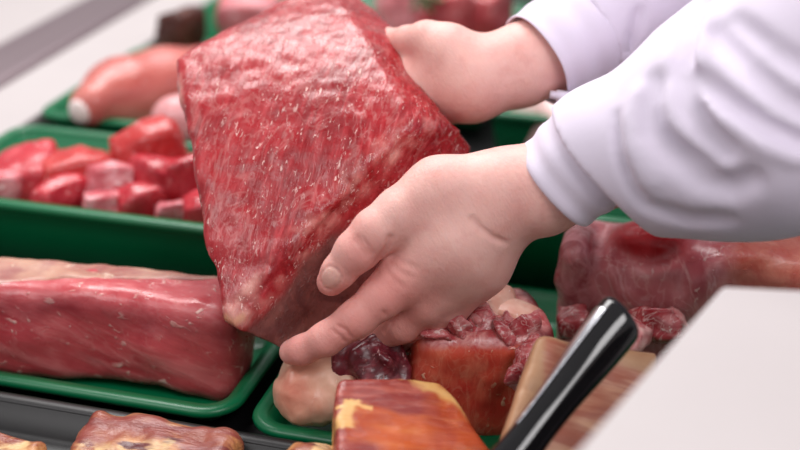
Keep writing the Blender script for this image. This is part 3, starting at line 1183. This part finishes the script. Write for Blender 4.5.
# ------------------------------------------------------------------ smoked meats on the black tray
def hexa(name, pts8, mat, parent=None, r=.004, h=.0026, rough=.002, seed=0, masks=None, zmin=None):
    """a block with eight given corners (0-3 top, 4-7 bottom, same order), rounded and uneven"""
    pts8 = np.array(pts8)
    c = pts8.mean(0)
    fs = [(0, 1, 2, 3), (4, 5, 6, 7), (0, 1, 5, 4), (1, 2, 6, 5), (2, 3, 7, 6), (3, 0, 4, 7)]
    pl = []
    for f in fs:
        p = pts8[list(f)]
        n = np.cross(p[2] - p[0], p[3] - p[1])
        n /= np.linalg.norm(n)
        m = p.mean(0)
        if n @ (m - c) < 0:
            n = -n
        pl.append((n, m))

    def f(P):
        d = None
        for n, m in pl:
            e = (P - m) @ n
            d = e if d is None else smax(d, e, r)
        d = d + fbm(P, 26, seed, 3) * rough
        return d if zmin is None else smax(d, zmin - P[..., 2], .002)
    lo, hi = bounds(pts8, .012)
    return from_sdf(name, f, lo, hi, h, mat, parent, masks), f


# smoked ham block, cut face towards the camera
hA, hB = at(337, 370, 1.035), at(444, 384, 1.06)
hC, hD = at(500, 452, 1.02), at(332, 462, .985)
dn = np.array((-.01, .03, -.11))
ham_m = Mat('smoked_ham', .26, .55)
v = ham_m.along(hB - hA, 7)
c = ham_m.mix(ham_m.step(ham_m.noise(26, 3, .55, .6), .3, .7), '#a63a1e', '#c8571f')
c = ham_m.mix(ham_m.math('MULTIPLY', ham_m.step(ham_m.noise(110, 4, .6, .4, v), .45, .75), .55), c, '#d98046')
c = ham_m.mix(ham_m.attr('lean'), c, ham_m.mix(ham_m.step(ham_m.noise(150, 4, .6, .3, v), .35, .7), '#8e2f2a', '#b5594a'))
c = ham_m.mix(ham_m.attr('fat'), c, ham_m.mix(ham_m.noise(40, 3), '#dfa052', '#eec283'))
c = ham_m.mix(ham_m.attr('edge'), c, ham_m.mix(ham_m.noise(60, 3), '#a8564c', '#c27763'))
ham_m.color(c)
ham_m.bump(ham_m.noise(170, 5, .65, .3, v), .6, .003)
ham_m.b.inputs['Coat Weight'].default_value = .1
ham_m.b.inputs['Coat Roughness'].default_value = .2


def hpx(V):
    """where a point of the ham lies on its top face, as fractions along and down"""
    ex, ey = hB - hA, hD - hA
    M = np.stack([ex, ey, np.cross(ex, ey)], 1)
    q = (V - hA) @ np.linalg.inv(M).T
    return q[:, 0], q[:, 1]


def ham_fat(V):
    a, b = hpx(V)
    n = fbm(V, 55, 9, 3) * .09
    top = np.clip(1 - np.abs(b - (-.02 + .42 * np.clip(a - .55, 0, 1) ** 1.3) + n) / (.05 + .12 * np.clip(a - .4, 0, 1)), 0, 1) * (a > .35)
    bar = np.clip((.10 - np.abs(a - .16 - .10 * (b - .45) + n)) / .03, 0, 1) * (b > .3) * (b < .62)
    hor = np.clip((.035 - np.abs(b - .38 + n * .6)) / .02, 0, 1) * (a < .34) * (a > .02)
    return np.clip(top * 1.5 + bar + hor, 0, 1)


def ham_lean(V):
    a, b = hpx(V)
    n = fbm(V, 35, 3, 2) * .06
    up = np.clip((.36 + .12 * a - b + n) / .05, 0, 1) * np.clip((.95 - a) / .2, 0, 1)
    lowl = np.clip((.12 - a + n) / .03, 0, 1) + np.clip((b - .74 + n - .1 * a) / .08, 0, 1) * np.clip((.5 - a) / .15, 0, 1)
    return np.clip(up + lowl, 0, 1)


o, f_ham = hexa('smoked_ham', [hA, hB, hC, hD, hA + dn, hB + dn + (0, 0, .0), hC + dn, hD + dn], ham_m.m, None, .008, .0016, .002, 3,
                {'fat': ham_fat, 'lean': ham_lean, 'edge': lambda V: np.clip((-.02 - hpx(V)[0]) / .02, 0, 1)}, zmin=.0065)
tag(o, 'glossy orange smoked ham block with yellow fat, bottom centre', 'meat')

bac = Mat('smoked_bacon', .36, .5)
v = bac.along(E1, 3)
c = bac.mix(bac.step(bac.noise(38, 4, .6, 1.2, v), .38, .62), '#84382a', '#c58a58')
c = bac.mix(bac.step(bac.noise(24, 3, .6, 1.0), .52, .66), c, '#dcb884')
c = bac.mix(bac.step(bac.noise(30, 3, .6, 1.5, v), .53, .62), c, '#55191c')
c = bac.mix(bac.math('MULTIPLY', bac.attr('lean'), .85), c, bac.mix(bac.noise(60, 3), '#6b2626', '#a55a50'))
bac.color(c)
bac.bump(bac.noise(70, 5, .65, .5, v), .8, .004)
BACON = bac.m


def max_of(a):
    return np.max(np.array(a), 0)


def bacon(name, px, py, d, hs, ht, top, label, seed, lean=None, tilt=0):
    c = at(px, py, d)
    c = np.array((c[0], c[1], 0))

    def f(P):
        q = P - c
        s, t, z = q @ E1, q @ E2, q[..., 2]
        b = box(np.stack([s + .1 * t, t, z - top / 2 - tilt * s], -1), (0, 0, 0), np.eye(3), (hs, ht, top / 2), .012)
        return smax(b + fbm(P, 28, seed, 3) * .005 + vnoise(P, 90, seed) * .0015, .0065 - P[..., 2], .002)
    lo, hi = bounds([c + E1 * a + E2 * b + EZ * z for a in (-hs, hs) for b in (-ht, ht) for z in (0, top + .02)], .015)
    o = from_sdf(name, f, lo, hi, .0024, BACON, None, {'lean': (lambda V: np.clip(max_of([1.25 - np.linalg.norm((V - p) / np.array((1.5, 1, 1)), axis=1) / r for p, r in lean]) * 1.6 + fbm(V, 60, 2) * .6, 0, 1)) if lean else zero})
    tag(o, label, 'meat', 'smoked meats on the black tray')


bacon('smoked_bacon', 150, 452, 1.07, .068, .046, .046, 'browned smoked bacon chunk at the bottom, below the beef loin', 5, [(at(105, 422, 1.09), .026), (at(140, 418, 1.09), .022), (at(205, 425, 1.08), .024), (at(225, 445, 1.05), .02)])
bacon('smoked_bacon', 5, 456, 1.06, .03, .03, .05, 'small smoked piece cut off by the bottom left corner', 9)
bacon('smoked_bacon', 310, 466, 1.035, .022, .022, .064, 'tip of a smoked piece at the bottom edge, left of the ham', 12)

# streaked bacon slab leaning up, knife resting on it
bA, bB, bD = at(540, 333, 1.04), at(660, 352, 1.05), at(498, 458, .985)
bA2 = bA + (bD - bA) * 1.55
bB2 = bA2 + (bB - bA)
nb_ = np.cross(bB - bA, bD - bA)
nb_ /= np.linalg.norm(nb_)
if nb_[1] < 0:
    nb_ = -nb_
th = nb_ * .028
sl = Mat('streaky_slab', .42, .45)
v = sl.along((bB - bA) + (bD - bA) * .12, 10)
c = sl.mix(sl.step(sl.noise(70, 4, .6, .6, v), .38, .65), '#a8604c', '#d3a082')
c = sl.mix(sl.math('MULTIPLY', sl.step(sl.noise(32, 3, .6, .8, v), .55, .7), .8), c, '#9c4a44')
c = sl.mix(sl.attr('rind'), c, sl.mix(sl.noise(60, 3), '#ab7d5c', '#c29a76'))
sl.color(c)
sl.bump(sl.noise(90, 4, .6, .3, v), .4, .002)


def slab_rind(V):
    ex, ey = (bB - bA), (bA2 - bA)
    lx, ly = np.linalg.norm(ex), np.linalg.norm(ey)
    a, b = (V - bA) @ ex / lx, (V - bA) @ ey / ly
    return np.clip(np.maximum((.007 - a), (.003 - b)) / .005 + fbm(V, 60, 3) * .3, 0, 1) * .9


o, f_slab = hexa('bacon_slab', [bA, bB, bB2, bA2, bA + th, bB + th, bB2 + th, bA2 + th], sl.m, None, .006, .003, .0025, 8, {'rind': slab_rind}, zmin=.0065)
tag(o, 'tan streaked bacon slab leaning up behind the black knife handle', 'meat', 'smoked meats on the black tray')

# knife
kA, kB = at(623, 315, 1.0), at(522, 447, .962)
kx = (kB - kA) / np.linalg.norm(kB - kA)
kn = nb_ - kx * (nb_ @ kx)
kn /= -np.linalg.norm(kn)
ky = np.cross(kn, kx)
HL = .165


def f_handle(P):
    q = P - kA
    x, y, z = q @ kx, q @ ky, q @ kn
    wd = .0145 + .0022 * np.cos((x - .01) * 34) - .02 * np.clip(-x + .012, 0, .02)
    d2 = np.sqrt((y / 1.25) ** 2 + (z / .95) ** 2 + 1e-12) - wd * .93
    return smax(smax(d2, -x - .002 + .25 * y, .007), x - HL, .003)


knm = Mat('black_handle', .1, .5)
knm.color(knm.mix(knm.noise(30, 2), '#08080a', '#101014'))
knm.b.inputs['Coat Weight'].default_value = .25
knm.b.inputs['Coat Roughness'].default_value = .05
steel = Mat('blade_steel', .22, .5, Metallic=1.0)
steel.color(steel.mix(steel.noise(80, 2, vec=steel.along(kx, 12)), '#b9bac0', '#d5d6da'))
root = thing('knife', kB, 'black handled knife leaning on the tan bacon slab', 'knife')
lo, hi = bounds([kA - kx * .02, kA + kx * (HL + .01)], .03)
from_sdf('handle', f_handle, lo, hi, .0016, knm.m, root)
ks = -1 if ky[0] > 0 else 1


def f_highlight_strip(P):  # metal strip shaped to stand in for the handle's gloss highlight
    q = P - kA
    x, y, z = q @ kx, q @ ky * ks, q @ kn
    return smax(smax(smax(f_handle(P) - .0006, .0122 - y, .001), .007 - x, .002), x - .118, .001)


from_sdf('highlight_strip', f_highlight_strip, lo, hi, .0009, steel.m, root)['label'] = 'bright strip along the handle, modelled for its gloss highlight'
# blade below the handle, down to the tray
zb = (kA + kx * HL)[2]
BL = min(.16, (zb - .010) / max(1e-6, -kx[2]) * .97)
a0 = kA + kx * (HL - .012)
prof = [(0, -.009), (.012, -.011), (.016, -.019), (BL * .7, -.017), (BL, .008), (.012, .011), (0, .009)]
vv = [a0 + kx * x + ky * y + kn * z for z in (-.0011, .0011) for x, y in prof]
n = len(prof)
me = mesh('blade', vv, [tuple(range(n))[::-1], tuple(range(n, 2 * n))] + [(i, (i + 1) % n, n + (i + 1) % n, n + i) for i in range(n)])
link('blade', me, steel.m, root, smooth=False)
# ------------------------------------------------------------------ white counter in the near right corner
zc = .25


def onz(px, py, z):
    d = (CAM_Z - z) / (SP - (225 - py) / FPX * CP)
    return at(px, py, d)


ctr = thing('serving_counter', (.42, .55, FLOOR_Z), 'plain white counter top filling the near right corner', 'counter')
pts = [onz(560, 467, zc), onz(722, 285, zc), onz(806, 289, zc)]
e = pts[0] - pts[1]
pts = [pts[1] + e * 1.9, pts[1], pts[2], np.array((.8, pts[2][1] - .03, zc)), np.array((.8, .2, zc)), np.array(((pts[1] + e * 1.9)[0], .2, zc))]
prism('worktop', [(p[0], p[1]) for p in pts], zc - .025, zc, WHITE, ctr, bevel=.004)
prism('base_panel', [(.53, .22), (.76, .22), (.76, .62), (.53, .62)], FLOOR_Z, zc - .025, WHITE, ctr)
